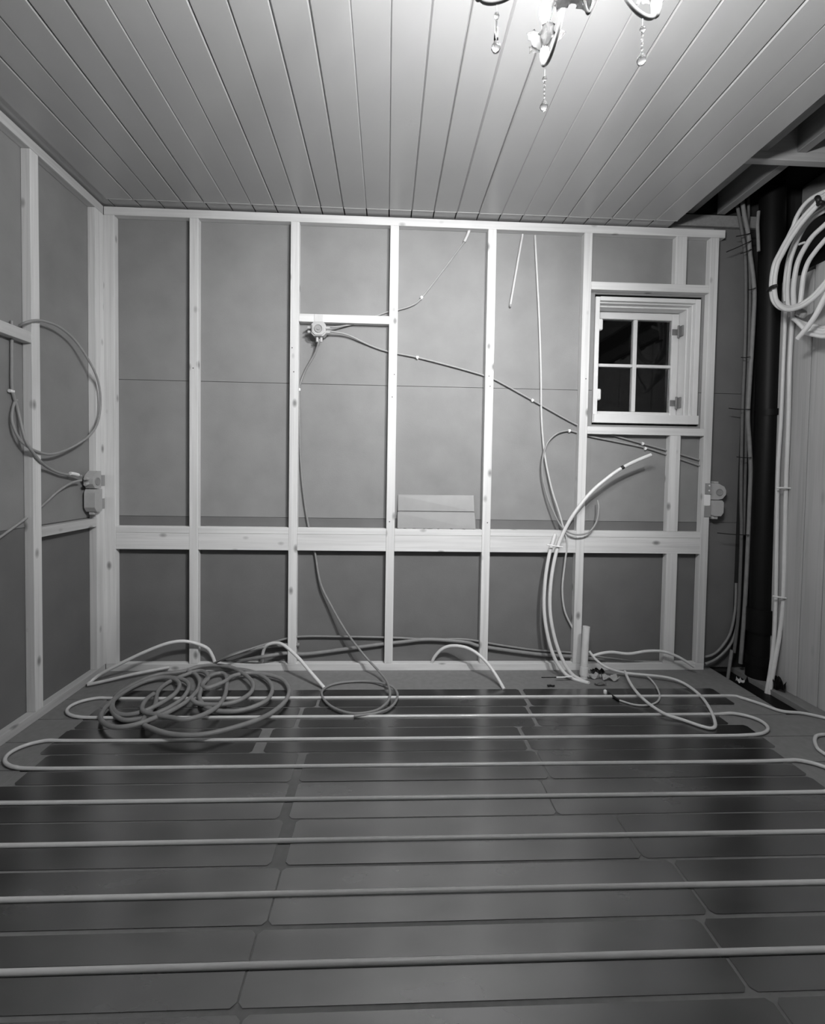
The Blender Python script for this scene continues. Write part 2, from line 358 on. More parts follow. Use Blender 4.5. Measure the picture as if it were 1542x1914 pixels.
# one snake of pipe
PR = .0080
def uturn(x, ya, yb, s, z=.009):
    yc = (ya+yb)/2; r = abs(ya-yb)/2; e = .13*1.0
    pts = []
    for k in range(1, 12):
        a = math.pi*k/12; pts.append((x+s*math.sin(a)*e, yc+(ya-yc)*math.cos(a), z+.004*math.sin(a)))
    return pts
Z0 = .0035
path = [P(1560, 1350, 2, .01), P(1542, 1342, 2, .01), P(1500, 1333, 2, .01), P(1460, 1329, 2, .01), P(1420, 1315, 2, .01), P(1385, 1304, 2, .008)]
for x in (3.72, 3.5, 2.5, 1.5, .5): path.append((x, py[0], Z0))
path.append((.28, py[0], .006)); path += uturn(.26, py[0], py[1], -1); path.append((.30, py[1], .006))
for x in (.6, 1.6, 2.6, 3.4): path.append((x, py[1], Z0))
path.append((3.52, py[1], .006)); path += uturn(3.53, py[1], py[2], 1); path.append((3.50, py[2], .006))
for x in (3.3, 2.4, 1.4, .6): path.append((x, py[2], Z0))
path.append((.30, py[2], .006)); path += uturn(.27, py[2], py[3], -1); path.append((.30, py[3], .006))
for x in (.6, 1.6, 2.6, 3.3): path.append((x, py[3], Z0))
path.append((3.50, py[3], .006)); path += uturn(3.52, py[3], py[4], 1); path.append((3.52, py[4], .006))
sgn = -1
for i in range(4, 9):
    xa, xb = ((3.5, .27) if sgn < 0 else (.27, 3.5))
    for t in (.05, .35, .65, .95): path.append((xa+(xb-xa)*t, py[i], Z0))
    if i < 8: path += uturn(xb, py[i], py[i+1], sgn)
    sgn = -sgn
MB().tube(path, PR, 12, 5).build('heating_pipe', PEX, None, label='long pale floor heating pipe snaking back and forth over the metal plates', cat='pipe')
MB().tube([P(1560, 1372, 2, .01), P(1530, 1374, 2, .01), P(1523, 1382, 2, .01), P(1526, 1395, 2, .01), P(1534, 1404, 2, .01), P(1560, 1420, 2, .01)], PR, 10).build('heating_pipe', PEX, None, label='short bend of pale floor heating pipe at the right picture edge', cat='pipe')
# ------------------------------------------------------------------ cables and conduits
def cable(name, pts, r, mat, label, cat='cable', group=None, n=8, sub=5):
    q = [P(a[0], a[1], a[2], a[3]) if len(a) == 4 else P(a[0], a[1], 1, a[2]) for a in pts]
    return MB().tube(q, r, n, sub).build(name, mat, None, label=label, cat=cat, group=group)
def clip(u, v, yy, ang, lab, rr=.006):
    p = P(u, v, 1, yy); m = MB()
    d = Vector((math.cos(ang), 0, math.sin(ang)))
    m.tube([p-d*.007, p+d*.007], rr+.003, 10, smooth=False); m.box(p.x-.004, p.x+.004, yy-.004, -.0012, p.z-.012, p.z-.002, .001); m.lathe([(.003, 0), (.003, -.008)], (p.x, p.y, p.z-.007), 8, (0, 1, 0))
    return m.build('cable_clip', CLIPM, None, label=lab, cat='clip', group='white cable clips nailed to the walls')
K = -.012
cable('cable', [(610, 618, -.055), (622, 620, -.05), (650, 626, -.03), (690, 645, K), (725, 657, K), (780, 668, K), (850, 686, K), (905, 702, K), (930, 712, K), (995, 748, K), (1080, 795, K), (1115, 805, K), (1200, 829, K), (1250, 843, K), (1307, 860, K)], .0055, GREYP, 'grey cable sloping down rightwards from the junction box below the window')
cable('cable', [(608, 611, -.055), (625, 611, -.05), (650, 608, -.02), (672, 603, -.01), (700, 592, -.008), (725, 583, -.010), (745, 579, K), (770, 571, K), (788, 557, K), (830, 503, K), (868, 452, K)], .0048, GREYP, 'grey cable rising rightwards from the junction box to the top plate')
cable('cable_sleeve', [(868, 452, K), (873, 441, -.014), (880, 424, -.012)], .009, LIGHTG, 'short pale sleeve on the cable end below the top plate', 'sleeve')
cable('cable', [(597, 634, -.06), (595, 642, -.055), (588, 662, -.03), (572, 690, K), (562, 715, K), (559, 735, K), (560, 790, K), (562, 860, K), (567, 920, -.014), (575, 975, -.012), (583, 1010, -.012), (589, 1035, -.016), (599, 1090, -.03), (619, 1132, -.045), (648, 1182, -.075), (681, 1225, -.10), (711, 1258, -.18), (726, 1281, 2, .04), (728, 1305, 2, .02), (712, 1323, 2, .012), (690, 1331, 2, .012), (655, 1333, 2, .012), (622, 1322, 2, .012), (604, 1305, 2, .012), (603, 1290, 2, .012), (622, 1279, 2, .012), (655, 1274, 2, .012), (695, 1274, 2, .014), (728, 1281, 2, .03), (741, 1292, 2, .016), (742, 1306, 2, .012), (730, 1322, 2, .012), (702, 1333, 2, .012), (662, 1338, 2, .012)], .0066, COILP, 'dark grey cable hanging from the junction box and looped once on the floor')
cable('cable', [(1310, 871, K), (1300, 868, K), (1250, 851, K), (1206, 837, K), (1150, 825, K), (1105, 816, K), (1080, 809, K), (1062, 805, -.014), (1040, 811, -.02), (1022, 830, -.03), (1014, 860, -.035), (1014, 890, -.035), (1022, 925, -.04), (1036, 960, -.055), (1052, 987, -.07), (1075, 999, -.085), (1100, 995, -.085), (1115, 975, -.08), (1119, 950, -.07), (1117, 935, -.05)], .0055, GREYP, 'grey cable with a hanging open loop crossing the stud below the window')
cable('cable', [(1000, 440, K), (1004, 520, K), (1008, 600, K), (1011, 700, K), (1012, 780, K), (1018, 850, -.02), (1030, 910, -.03), (1044, 955, -.04), (1054, 990, -.05), (1060, 1015, -.05), (1056, 1050, -.03), (1051, 1100, -.02), (1055, 1140, -.018), (1068, 1170, -.018), (1084, 1200, -.018)], .0062, LIGHTG, 'pale grey cable hanging from the top plate down past the middle rail')
cable('conduit', [(977, 438, K), (966, 500, K), (954, 570, -.014)], .0068, LIGHTG, 'short straight pale conduit hanging from the top plate with a dark end', 'conduit')
clip(954.0, 571, -.014, 1.4, 'dark end cap of the short hanging conduit', .004); bpy.data.objects['cable_clip'].name = 'end_cap'
o = bpy.data.objects['end_cap']; o.data.materials[0] = BOXD; o['category'] = 'cap'; del o['group']
clip(788, 556, K, .9, 'white cable clip on the rising cable in the fourth wall bay')
clip(780, 668, K, -.2, 'white cable clip on the sloping cable in the fourth wall bay')
clip(995, 748, K, -.5, 'white cable clip on the sloping cable in the fifth wall bay')
clip(1064, 805, K, 0, 'white cable clip at the top of the open cable loop')
clip(1201, 829, K, -.3, 'upper of the two white cable clips below the window')
clip(1206, 838, K, -.3, 'lower of the two white cable clips below the window')
clip(559, 728, K, 1.57, 'white cable clip beside the stud under the junction box')
cable('cable', [(400, 1240, 2, .05), (430, 1226, -.14), (480, 1209, -.06), (515, 1199, -.028), (560, 1190, -.018), (650, 1190, -.018), (740, 1192, -.018), (800, 1195, -.018), (870, 1195, -.018), (930, 1205, -.018), (1000, 1215, -.018), (1070, 1220, -.018), (1130, 1229, -.018), (1180, 1236, -.02), (1210, 1242, -.02)], .0066, COILP, 'upper of two dark cables running low behind the studs')
TR1 = [(930, 222), (820, 250), (700, 288), (520, 312), (380, 365), (260, 432), (200, 500), (190, 570), (260, 635), (380, 632), (480, 602), (600, 550), (700, 480), (742, 412), (735, 370), (680, 342), (560, 330), (450, 350), (330, 400), (225, 465), (192, 535), (225, 590), (300, 602), (400, 582), (500, 540), (600, 482), (655, 435), (676, 385), (640, 345), (540, 335), (400, 372), (260, 450), (150, 545), (108, 612), (130, 660), (205, 690), (300, 685), (400, 660), (480, 630), (600, 580), (720, 510), (800, 435), (822, 370), (795, 312), (740, 285), (790, 262), (860, 248), (950, 245), (1050, 260), (1130, 300), (1190, 350), (1208, 400), (1180, 450), (1100, 500), (1000, 525), (880, 528), (800, 515), (765, 490)]
TR2 = [(1010, 235), (1000, 262), (1150, 280), (1250, 310), (1320, 360), (1345, 420), (1310, 490), (1220, 540), (1100, 572), (1000, 577), (920, 565), (850, 530), (820, 470), (850, 375), (882, 340), (870, 302), (820, 285), (740, 305), (620, 355), (550, 400), (515, 450), (500, 530), (440, 600), (410, 660), (480, 702), (600, 738), (750, 750), (900, 735), (1080, 690), (1230, 640), (1350, 580), (1440, 500), (1465, 420), (1420, 350), (1320, 315), (1180, 300), (1060, 322), (1000, 362), (900, 402), (860, 405), (840, 380), (900, 320), (980, 300), (1015, 330), (1015, 400), (1000, 470), (950, 540), (850, 600), (720, 635), (620, 622), (500, 600), (410, 570), (430, 500), (490, 450)]
def coil(tr, head, z0, zs, lab):
    q = [P(a[0], a[1], 1, a[2]) for a in head]
    n = len(tr)
    for i, (a, b) in enumerate(tr):
        z = z0+zs*(.5+.5*math.sin(i*.55))+.022*(i/n)
        q.append(P(160+a/3.855, 1180+b/3.855, 2, z))
    return MB().tube(q, .0112, 10, 6).build('conduit', COILP, None, label=lab, cat='conduit')
coil(TR1, [(560, 1205, -.03), (500, 1208, -.04), (440, 1222, -.08)], .012, .02, 'dark grey flexible conduit coiled on the floor, its tight left loops')
coil(TR2, [(1205, 1240, -.02), (1130, 1234, -.018), (1070, 1227, -.018), (1000, 1222, -.018), (900, 1208, -.018), (870, 1200, -.018), (800, 1195, -.02), (750, 1200, -.018), (720, 1203, -.018), (660, 1211, -.018), (575, 1222, -.02), (535, 1221, -.03), (490, 1228, -.08)], .012, .02, 'dark grey flexible conduit along the wall ending in wide right floor loops')
# white conduits arching out of the bottom plate
cable('conduit', [(402, 1240, -.03), (397, 1226, -.035), (385, 1210, -.05), (350, 1199, -.09), (315, 1202, -.12), (270, 1219, -.15), (220, 1243, -.18), (185, 1262, -.20), (164, 1279, 2, .012)], .0098, WHITEP, 'pale conduit arching from the bottom plate into the left corner', 'conduit', n=12)
cable('conduit', [(163, 1280, 2, .015), (200, 1272, 2, .02), (250, 1260, 2, .03), (316, 1247, 2, .03)], .0092, LIGHTG, 'short straight pale conduit lying on the floor in the left corner', 'conduit', n=12)
cable('conduit', [(489, 1245, -.03), (491, 1222, -.035), (498, 1207, -.05), (515, 1202, -.07), (532, 1207, -.11), (558, 1230, -.18), (582, 1258, -.24), (608, 1288, 2, .004)], .0098, WHITEP, 'pale conduit arching from the bottom plate to the single floor cable loop', 'conduit', n=12)
cable('conduit', [(806, 1243, -.03), (812, 1228, -.04), (828, 1212, -.06), (850, 1207, -.09), (878, 1213, -.13), (905, 1233, -.18), (925, 1259, -.23), (942, 1288, 2, .004)], .0098, WHITEP, 'pale conduit arch alone in the fifth wall bay', 'conduit', n=12)
cable('conduit', [(1108, 1226, -.10), (1125, 1221, -.10), (1145, 1219, -.10), (1175, 1222, -.10), (1210, 1217, -.10), (1240, 1218, -.10), (1268, 1228, -.11), (1297, 1246, -.12)], .0090, WHITEP, 'pale wavy conduit lying to the right before the lower short stud', 'conduit', n=12)
cable('conduit', [(1101, 1217, -.09), (1115, 1234, -.12), (1135, 1248, -.15), (1165, 1257, 2, .03), (1200, 1261, 2, .03), (1245, 1266, 2, .03), (1278, 1277, 2, .02), (1308, 1299, 2, .012), (1327, 1325, 2, .012), (1337, 1352, 2, .012), (1331, 1361, 2, .012), (1310, 1357, 2, .012), (1275, 1345, 2, .012), (1240, 1333, 2, .02), (1203, 1307, 2, .03), (1180, 1280, 2, .04), (1168, 1255, 2, .05)], .0078, WHITEP, 'pale conduit making the big loop on the floor at the right', 'conduit', n=12)
cable('cable', [(1195, 1259, 2, .03), (1212, 1266, 2, .02), (1226, 1282, 2, .012), (1233, 1300, 2, .010), (1228, 1312, 2, .008), (1210, 1318, 2, .008), (1185, 1317, 2, .008), (1158, 1309, 2, .008)], .0048, LIGHTG, 'thin pale cable with a black end inside the right floor loop')
cable('cable_plug', [(1158, 1309, 2, .008), (1147, 1302, 2, .008), (1137, 1294, 2, .008)], .0055, BLACKM, 'black sleeve on the end of the thin pale cable', 'sleeve')
MB().lathe([(.007, 0), (.009, .004), (.009, .02), (.005, .024)], P(1131, 1297, 2, .003), 10).build('cap', CLIPM, None, label='tiny white plastic cap beside the black cable end', cat='cap')
# pair of white tubes rising from the floor below the window
pr = empty('tube_pair', P(1095, 1276, 2, 0), 'pair of thick white conduits curving up from the floor past the middle rail', 'conduit')
def tb(name, pts, r, mat, par, n=12, sub=5):
    q = [P(a[0], a[1], a[2], a[3]) if len(a) == 4 else P(a[0], a[1], 1, a[2]) for a in pts]
    return MB().tube(q, r, n, sub).build(name, mat, par)
tb('tube', [(1098, 1276, 2, .004), (1075, 1270, -.19), (1055, 1258, -.17), (1037, 1231, -.15), (1024, 1190, -.13), (1017, 1140, -.11), (1019, 1085, -.10), (1027, 1035, -.085), (1038, 998, -.07)], .0108, WHITEP, pr)
tb('tube', [(1101, 1277, 2, .004), (1088, 1272, -.20), (1068, 1259, -.18), (1050, 1230, -.16), (1036, 1190, -.14), (1028, 1140, -.125), (1030, 1085, -.11), (1039, 1035, -.10), (1051, 1000, -.10), (1073, 960, -.11), (1105, 920, -.12), (1140, 890, -.13), (1164, 874, -.135), (1190, 861, -.14), (1217, 850, -.145)], .0108, WHITEP, pr)
tb('tape_band', [(1161, 875.5, -.134), (1166, 872.5, -.136)], .0118, BLACKM, pr, 12)
for (a, b) in [((1022, 1018), (1052, 1023)), ((1040, 1266), (1070, 1264))]:
    p, q = P(*a, 1, -.115), P(*b, 1, -.115)
    if b[1] > 1200: p, q = P(*a, 1, -.205), P(*b, 1, -.205)
    MB().tube([p, (p+q)/2+Vector((0, -.004, 0)), q], .004, 8).build('tie', CLIPM, pr)
MB().tube([P(1012, 1266, 2, .004), P(1060, 1266, 2, .004)], .0022, 6, smooth=False).build('rod', BLACKM, None, label='thin dark rod lying on the floor left of the white tubes', cat='rod')
# upright waste pipe stub
dp = empty('pipe_stub', P(1093, 1274, 2, 0), 'upright white waste pipe stub standing before the stud', 'pipe')
MB().tube([P(1091, 1272, 1, -.155), P(1092, 1240, 1, -.150), P(1094, 1200, 1, -.145), P(1096, 1171, 1, -.14)], .0215, 20).build('pipe', WHITEP, dp)
MB().tube([P(1091, 1262, 1, -.153), P(1092, 1246, 1, -.1505)], .0255, 20, smooth=False).build('socket', WHITEP, dp)
# scraps next to the stub
def crumple(name, u, v, w, d, h, mat, lab, cat, seed):
    random.seed(seed); m = MB(); p = P(u, v, 2, 0); n = 8
    G = [[m.bm.verts.new((p.x+(i/(n-1)-.5)*w, p.y+(j/(n-1)-.5)*d*(1-.5*abs(i/(n-1)-.5)), .006+h*max(0, math.sin(i*1.3+seed)*math.sin(j*1.1+seed*2)*.5+.35+random.uniform(-.15, .15)))) for j in range(n)] for i in range(n)]
    for i in range(n-1):
        for j in range(n-1): f = m.bm.faces.new((G[i][j], G[i+1][j], G[i+1][j+1], G[i][j+1]))
    r = bmesh.ops.solidify(m.bm, geom=m.bm.faces[:], thickness=.003)
    return m.build(name, mat, None, label=lab, cat=cat)
crumple('plastic_scrap', 1110, 1268, .075, .05, .035, WHITEP, 'crumpled white plastic scrap right at the foot of the pipe stub', 'scrap', 1)
crumple('plastic_scrap', 1140, 1271, .10, .07, .03, WHITEP, 'wider crumpled white plastic scrap right of the pipe stub', 'scrap', 2)
crumple('plastic_scrap', 1122, 1281, .07, .03, .012, BOXD, 'flat dark scrap in front of the white scraps', 'scrap', 5)
crumple('black_scrap', 1117, 1259, .08, .05, .03, BLACKM, 'black crumpled scrap behind the white scraps', 'scrap', 3)
crumple('black_scrap', 1030, 1284, .045, .02, .008, BLACKM, 'small black scrap lying left of the white tubes', 'scrap', 4)
# ------------------------------------------------------------------ junction boxes
jb = empty('junction_box', (1.315, -.07, 2.115), 'grey junction box with cable stubs under the nogging in the third wall bay', 'junction box')
def octo(cx, cz, r, ch): return [(cx-r, cz-r+ch), (cx-r+ch, cz-r), (cx+r-ch, cz-r), (cx+r, cz-r+ch), (cx+r, cz+r-ch), (cx+r-ch, cz+r), (cx-r+ch, cz+r), (cx-r, cz+r-ch)]
bx, bz = P(596, 616, 1, -.07)[0], P(596, 616, 1, -.07)[2]
MB().prism(octo(bx, bz, .042, .014), 1, -.085, -.035).build('box_body', BOXM, jb)
MB().prism(octo(bx, bz, .037, .016), 1, -.092, -.0852).build('lid', BOXM, jb)
mm = MB(); mm.lathe([(.024, 0), (.024, -.0045), (.021, -.0045), (.021, -.001)], (bx, -.0921, bz), 24, (0, 1, 0)); mm.lathe([(.010, 0), (.009, -.005)], (bx, -.0921, bz), 16, (0, 1, 0)); mm.build('lid_ring', BOXD, jb)
for dz in (.013, -.013):
    MB().tube([(bx-.042, -.06, bz+dz), (bx-.068, -.06, bz+dz)], .0085, 12, smooth=False).build('stub', BOXM, jb)
    MB().tube([(bx+.042, -.06, bz+dz), (bx+.066, -.06, bz+dz)], .0085, 12, smooth=False).build('stub', BOXM, jb)
for dx in (-.011, .013): MB().tube([(bx+dx, -.06, bz-.042), (bx+dx, -.06, bz-.072)], .0085, 12, smooth=False).build('stub', BOXM, jb)
bk = MB(); bk.box(bx-.032, bx+.022, -.0485, -.0462, 2.151, 2.196, .0006); bk.box(bx-.032, bx+.022, -.0485, -.036, 2.146, 2.150, .0005); bk.build('bracket', LIGHTG, jb)
def doublebox(px_, py_, zc, flip, lab):
    """box on the side of a stud: octagonal upper body, rounded lower body, two flat tabs on the stud face; flip=+1 body to the right"""
    e = empty('junction_box', (px_, py_, zc), lab, 'junction box'); s = flip
    def X(a): return px_+s*a
    MB().prism([(X(a), zc+b) for a, b in [(0, .012), (0, .115), (.03, .115), (.07, .095), (.082, .07), (.082, .045), (.06, .018), (.03, .012)]], 1, py_-.03, py_+.02).build('upper_body', BOXM, e)
    mm = MB(); mm.lathe([(.022, 0), (.022, -.004), (.018, -.004), (.018, -.001)], (X(.038), py_-.0301, zc+.06), 20, (0, 1, 0)); mm.build('lid_ring', BOXD, e)
    MB().prism([(X(a), zc+b) for a, b in [(0, .008), (.055, .008), (.066, -.005), (.066, -.07), (.05, -.092), (.005, -.092), (0, -.085)]], 1, py_-.036, py_+.018).build('lower_body', BOXM, e)
    MB().box(min(X(.005), X(.038)), max(X(.005), X(.038)), py_-.025, py_+.01, zc-.112, zc-.093, .002).build('stub', BOXM, e)
    MB().box(min(X(.008), X(.035)), max(X(.008), X(.035)), py_-.025, py_+.01, zc+.116, zc+.128, .002).build('stub', BOXM, e)
    return e
d1 = doublebox(3.812, -.035, 1.09, 1, 'grey double junction box on the outer side of the rightmost stud')
for (z0, z1) in [(1.135, 1.205), (.99, 1.06)]: B('tab', BOXD, d1, 3.768, 3.8118, -.0492, -.0462, z0, z1, .0006)
B('paper_label', CLIPM, d1, 3.765, 3.806, -.0478, -.0462, 1.063, 1.132, .0003)
for z in (1.19, 1.158): MB().lathe([(.006, 0), (.004, -.002)], (3.795, -.0493, z), 10, (0, 1, 0)).build('screw', CLIPM, d1)
# the left one turned to face the room from the left wall
e = empty('junction_box', (.045, -.17, 1.1), 'grey double junction box on the left wall corner stud with white taped cable', 'junction box')
def LY(poly, x0, x1, name, mat): return MB().prism(poly, 0, x0, x1).build(name, mat, e)
LY([(-.127, 1.125), (-.127, 1.225), (-.16, 1.225), (-.195, 1.20), (-.205, 1.18), (-.205, 1.15), (-.185, 1.125)], .02, .072, 'upper_body', BOXM)
LY([(-.127, 1.12), (-.185, 1.12), (-.198, 1.10), (-.198, 1.015), (-.18, .99), (-.135, .99), (-.127, 1.0)], .018, .078, 'lower_body', BOXM)
mm = MB(); mm.lathe([(.023, 0), (.023, .004), (.018, .004), (.018, .001)], (.0721, -.163, 1.165), 20, (1, 0, 0)); mm.build('lid_ring', BOXD, e)
B('stub', BOXM, e, .03, .06, -.175, -.145, .972, .989, .002)
B('tab', BOXD, e, .0456, .0475, -.1268, -.0478, 1.135, 1.20, .0005); B('tab', BOXD, e, .0456, .0475, -.1268, -.050, .998, 1.06, .0005)
for z in (1.178, 1.152): MB().tube([(.045, -.204, z), (.045, -.232, z+(.004 if z > 1.16 else -.004))], .0085, 12, smooth=False).build('stub', BOXM, e)
def lcab(name, pts, r, mat, lab, cat='cable'):
    q = [P(a[0], a[1], 0, a[2]) for a in pts]
    return MB().tube(q, r, 8, 5).build(name, mat, None, label=lab, cat=cat)
lcab('cable', [(36, 609, .02), (48, 603, .05), (65, 599, .06), (85, 601, .06), (112, 612, .06), (140, 636, .06), (165, 672, .07), (182, 708, .075), (188, 748, .075), (183, 788, .07), (166, 815, .065), (130, 838, .06), (95, 849, .055), (65, 842, .055), (40, 825, .04), (26, 800, .03), (22, 778, .02), (26, 755, .012), (32, 747, .012)], .0062, GREYP, 'grey cable forming a big round loop on the left wall')
lcab('cable', [(22, 600, .012), (22, 660, .012), (22, 720, .012), (26, 742, .012), (33, 765, .014), (40, 795, .03), (50, 828, .055), (75, 862, .055), (95, 877, .03), (115, 885, .03), (140, 888, .04), (152, 890, .045)], .0068, GREYP, 'grey cable dropping along the left wall into the junction box')
lcab('cable_tape', [(131, 885, .042), (139, 886, .046), (146, 888, .046)], .0098, CLIPM, 'white tape on the cable entering the left junction box', 'tape')
lcab('cable', [(-25, 1020, .012), (0, 1004, .012), (25, 986, .012), (48, 969, .012), (80, 944, .012), (110, 917, .02), (135, 902, .035), (152, 898, .045)], .0062, GREYP, 'grey cable rising from the left picture edge to the left junction box')
p = P(21, 731, 0, .012)
MB().tube([p-Vector((0, .012, 0)), p+Vector((0, .012, 0))], .008, 8, smooth=False).build('cable_clip', CLIPM, None, label='white cable clip on the left wall beside the round cable loop', cat='clip', group='white cable clips nailed to the walls')
# ------------------------------------------------------------------ offcut of ceiling boards standing on the rail
oc = empty('board_offcut', (2.06, -.03, R1), 'grey offcut of two joined ceiling boards leaning on the middle rail', 'offcut')
def lean(z): return -.040+(z-R1)*.16
m = MB(); zb, zm, zt = R1+.004, 1.001, 1.105
for (z0, z1, xa, xb, xc, xd, nm) in [(zb, zm-.004, 1.815, 2.305, 1.819, 2.300, 'lower'), (zm+.0035, zt, 1.817, 2.298, 1.817, 2.296, 'upper')]:
    m = MB(); bm = m.bm; v = []
    for dy in (0, .014):
        for (x, z, iny) in [(xa, z0, .0), (xb, z0, 0), (xb, z1-.006, 0), (xd-.0, z1, .005), (xc, z1, .005), (xa, z1-.006, 0)]:
            v.append(bm.verts.new((x, lean(z)+dy+(iny if dy == 0 else 0), z)))
    bm.faces.new(v[:6]); bm.faces.new(v[6:][::-1])
    for i in range(6): bm.faces.new((v[i], v[i+6], v[(i+1) % 6+6], v[(i+1) % 6]))
    m.build('board', OFFC, oc)
B('tongue', OFFC, oc, 1.819, 2.296, lean(zm)+.006, lean(zm)+.012, zm-.004, zm+.0035, 0)
m = MB(); random.seed(3)
x = 1.82
while x < 2.28:
    wd = random.uniform(.02, .07); m.box(x, min(x+wd, 2.30), lean(R1)+.002, lean(R1)+.010, R1+.0002, zb-.0002, .0004); x += wd+random.uniform(.004, .03)
m.build('splinter', OFFC, oc, kind='stuff')
# ------------------------------------------------------------------ right corner: soil pipe, tube bundle, coils
sp_ = empty('soil_pipe', P(1421, 1200, 1, -.12), 'thick black soil pipe standing in the right corner', 'pipe')
MB().tube([P(1413, 1300, 1, -.14), P(1421, 1200, 1, -.14), P(1427, 1000, 1, -.13), P(1437, 700, 1, -.12), P(1443, 420, 1, -.12), P(1445, 250, 1, -.12)], .068, 24).build('pipe', BLACKP, sp_)
MB().tube([P(1437, 778, 1, -.123), P(1437, 766, 1, -.123)], .076, 24, smooth=False).build('collar', BLACKP, sp_)
MB().tube([P(1421.5, 1180, 1, -.14), P(1422.5, 1136, 1, -.139)], .077, 24, smooth=False).build('collar', BLACKP, sp_)
MB().tube([P(1419, 1240, 1, -.14), P(1419.6, 1222, 1, -.14)], .077, 24, smooth=False).build('collar', BLACKP, sp_)
crumple('pipe_scrap', 1383, 1277, .03, .05, .03, CLIPM, 'small white shiny scrap at the foot of the black soil pipe', 'scrap', 8)
lg = 'grey conduits strapped left of the black soil pipe'
sh = [(1382, 300), (1379, 370), (1388, 430), (1394, 470), (1397, 540), (1394, 640), (1390, 760), (1389, 850), (1388, 960), (1387, 1060), (1386, 1150), (1384, 1235)]
def shaft(pts, yy, r, mat, lab): return MB().tube([P(a, b, 1, yy) for a, b in pts], r, 10, 5).build('conduit', mat, None, label=lab, cat='conduit', group=None)
shaft([(1374, 365), (1381, 400), (1388, 440), (1393, 480), (1394, 560), (1392, 660), (1388, 760), (1386, 850), (1385, 935), (1386, 985), (1384, 1060), (1380, 1150), (1372, 1220)], -.06, .010, SHAFTW, 'leftmost grey conduit strapped beside the black soil pipe')
shaft([(1386, 362), (1391, 400), (1399, 440), (1402, 475), (1408, 520), (1410, 560), (1406, 640), (1401, 720), (1398, 780), (1401, 830), (1403, 880), (1401, 940), (1396, 1060), (1391, 1150), (1384, 1240)], -.09, .012, SHAFTL, 'paler grey conduit strapped closest to the black soil pipe')
shaft([(1398, 362), (1399, 400), (1397, 430), (1400, 470), (1402, 540), (1400, 640), (1395, 760), (1394, 850), (1390, 1000)], -.045, .009, SHAFTW, 'middle grey conduit between two others left of the soil pipe')
shaft([(1418, 395), (1416, 420), (1417, 445), (1418, 470)], -.196, .009, SHAFTL, 'short pale conduit piece before the top of the black soil pipe')
shaft([(1318, 1228), (1335, 1222), (1352, 1205), (1366, 1180), (1374, 1140), (1376, 1090)], -.03, .008, COILP, 'upper dark conduit curving up behind the rightmost stud')
shaft([(1318, 1241), (1338, 1232), (1358, 1214), (1372, 1190), (1380, 1150), (1383, 1100)], -.04, .008, COILP, 'lower dark conduit curving up behind the rightmost stud')
MB().tube([P(1360, 1270, 1, -.10), P(1364, 1242, 1, -.09), P(1368, 1215, 1, -.08)], .010, 8).build('conduit', SHAFTL, None, label='short pale conduit stub at the floor right of the rightmost stud', cat='conduit')
ties = [((1358, 471), (1418, 443), 'topmost'), ((1376, 442), (1408, 434), 'short upper'), ((1384, 474), (1404, 466), 'tilted upper'), ((1399, 542), (1412, 538), 'short tight'), ((1385, 668), (1402, 667), 'flat'), ((1362, 763), (1402, 765), 'long'), ((1377, 854), (1404, 855), 'second long'), ((1341, 996), (1400, 1000), 'lowest long')]
for a, b, l in ties:
    MB().tube([P(*a, 1, -.11), P((a[0]+b[0])/2, (a[1]+b[1])/2+1, 1, -.115), P(*b, 1, -.11)], .0028, 6).build('cable_tie', BLACKM, None, label='%s black cable tie round the conduits by the soil pipe' % l, cat='cable tie', group='black cable ties left of the soil pipe')
# two white vertical tubes right of the soil pipe
vt = empty('tube_pair', P(1437, 1292, 2, 0), 'pair of white conduits running up the corner right of the soil pipe', 'conduit')
tb('tube', [(1431, 1310, -.30), (1433, 1292, -.30), (1440, 1250, -.29), (1447, 1190, -.28), (1450, 1118, -.27), (1452, 1000, -.27), (1454, 880, -.27), (1460, 780, -.27), (1464, 680, -.27), (1467, 610, -.27), (1468, 560, -.27)], .0098, WHITEP, vt)
tb('tube', [(1437, 1312, -.31), (1439, 1294, -.31), (1448, 1240, -.30), (1458, 1180, -.29), (1464, 1118, -.29), (1467, 1000, -.29), (1470, 880, -.29), (1474, 780, -.29), (1476, 680, -.29), (1480, 610, -.29), (1482, 560, -.29)], .0115, WHITEP, vt)
for (v, a, b) in [(912, 1452, 1484), (1117, 1445, 1476)]:
    MB().tube([P(a, v-(3 if v > 1000 else 0), 1, -.31), P((a+b)/2, v, 1, -.315), P(b, v+2, 1, -.305)], .005, 8).build('tie', CLIPM, vt)
crumple('black_scrap', 1450, 1288, .05, .12, .10, BLACKM, 'black crumpled scrap at the foot of the white corner conduits', 'scrap', 9)
# coil hanging on the right wall
hc = empty('conduit_coil', (3.95, -.5, 2.4), 'big coil of thick white conduit hanging on the plank wall at the right', 'coil')
def cc(pts, X, r, mat=WHITEP, name='loop', n=12, sub=6):
    q = [P(1360+a/5.984, 340+b/5.984, 0, X if len(pt) == 2 else pt[2]) for pt in pts for a, b in [pt[:2]]]
    return MB().tube(q, r, n, sub).build(name, mat, hc)
LOOP = [(1180, 110), (1060, 165), (960, 270), (840, 400), (740, 530), (655, 660), (585, 790), (530, 900), (503, 1010), (492, 1110), (490, 1210), (510, 1320), (570, 1395), (650, 1425), (740, 1408), (830, 1368), (950, 1280), (1089, 1130), (1230, 950), (1360, 700), (1420, 450), (1370, 220), (1270, 120)]
def off(L_, dx, dy): return [(a+dx, b+dy) for a, b in L_]+[(L_[0][0]+dx, L_[0][1]+dy)]
cc(off(LOOP, 0, 0), 3.895, .0115)
cc(off(LOOP, 22, -18), 3.915, .0115)
cc(off(LOOP, 34, 4), 3.885, .0115)
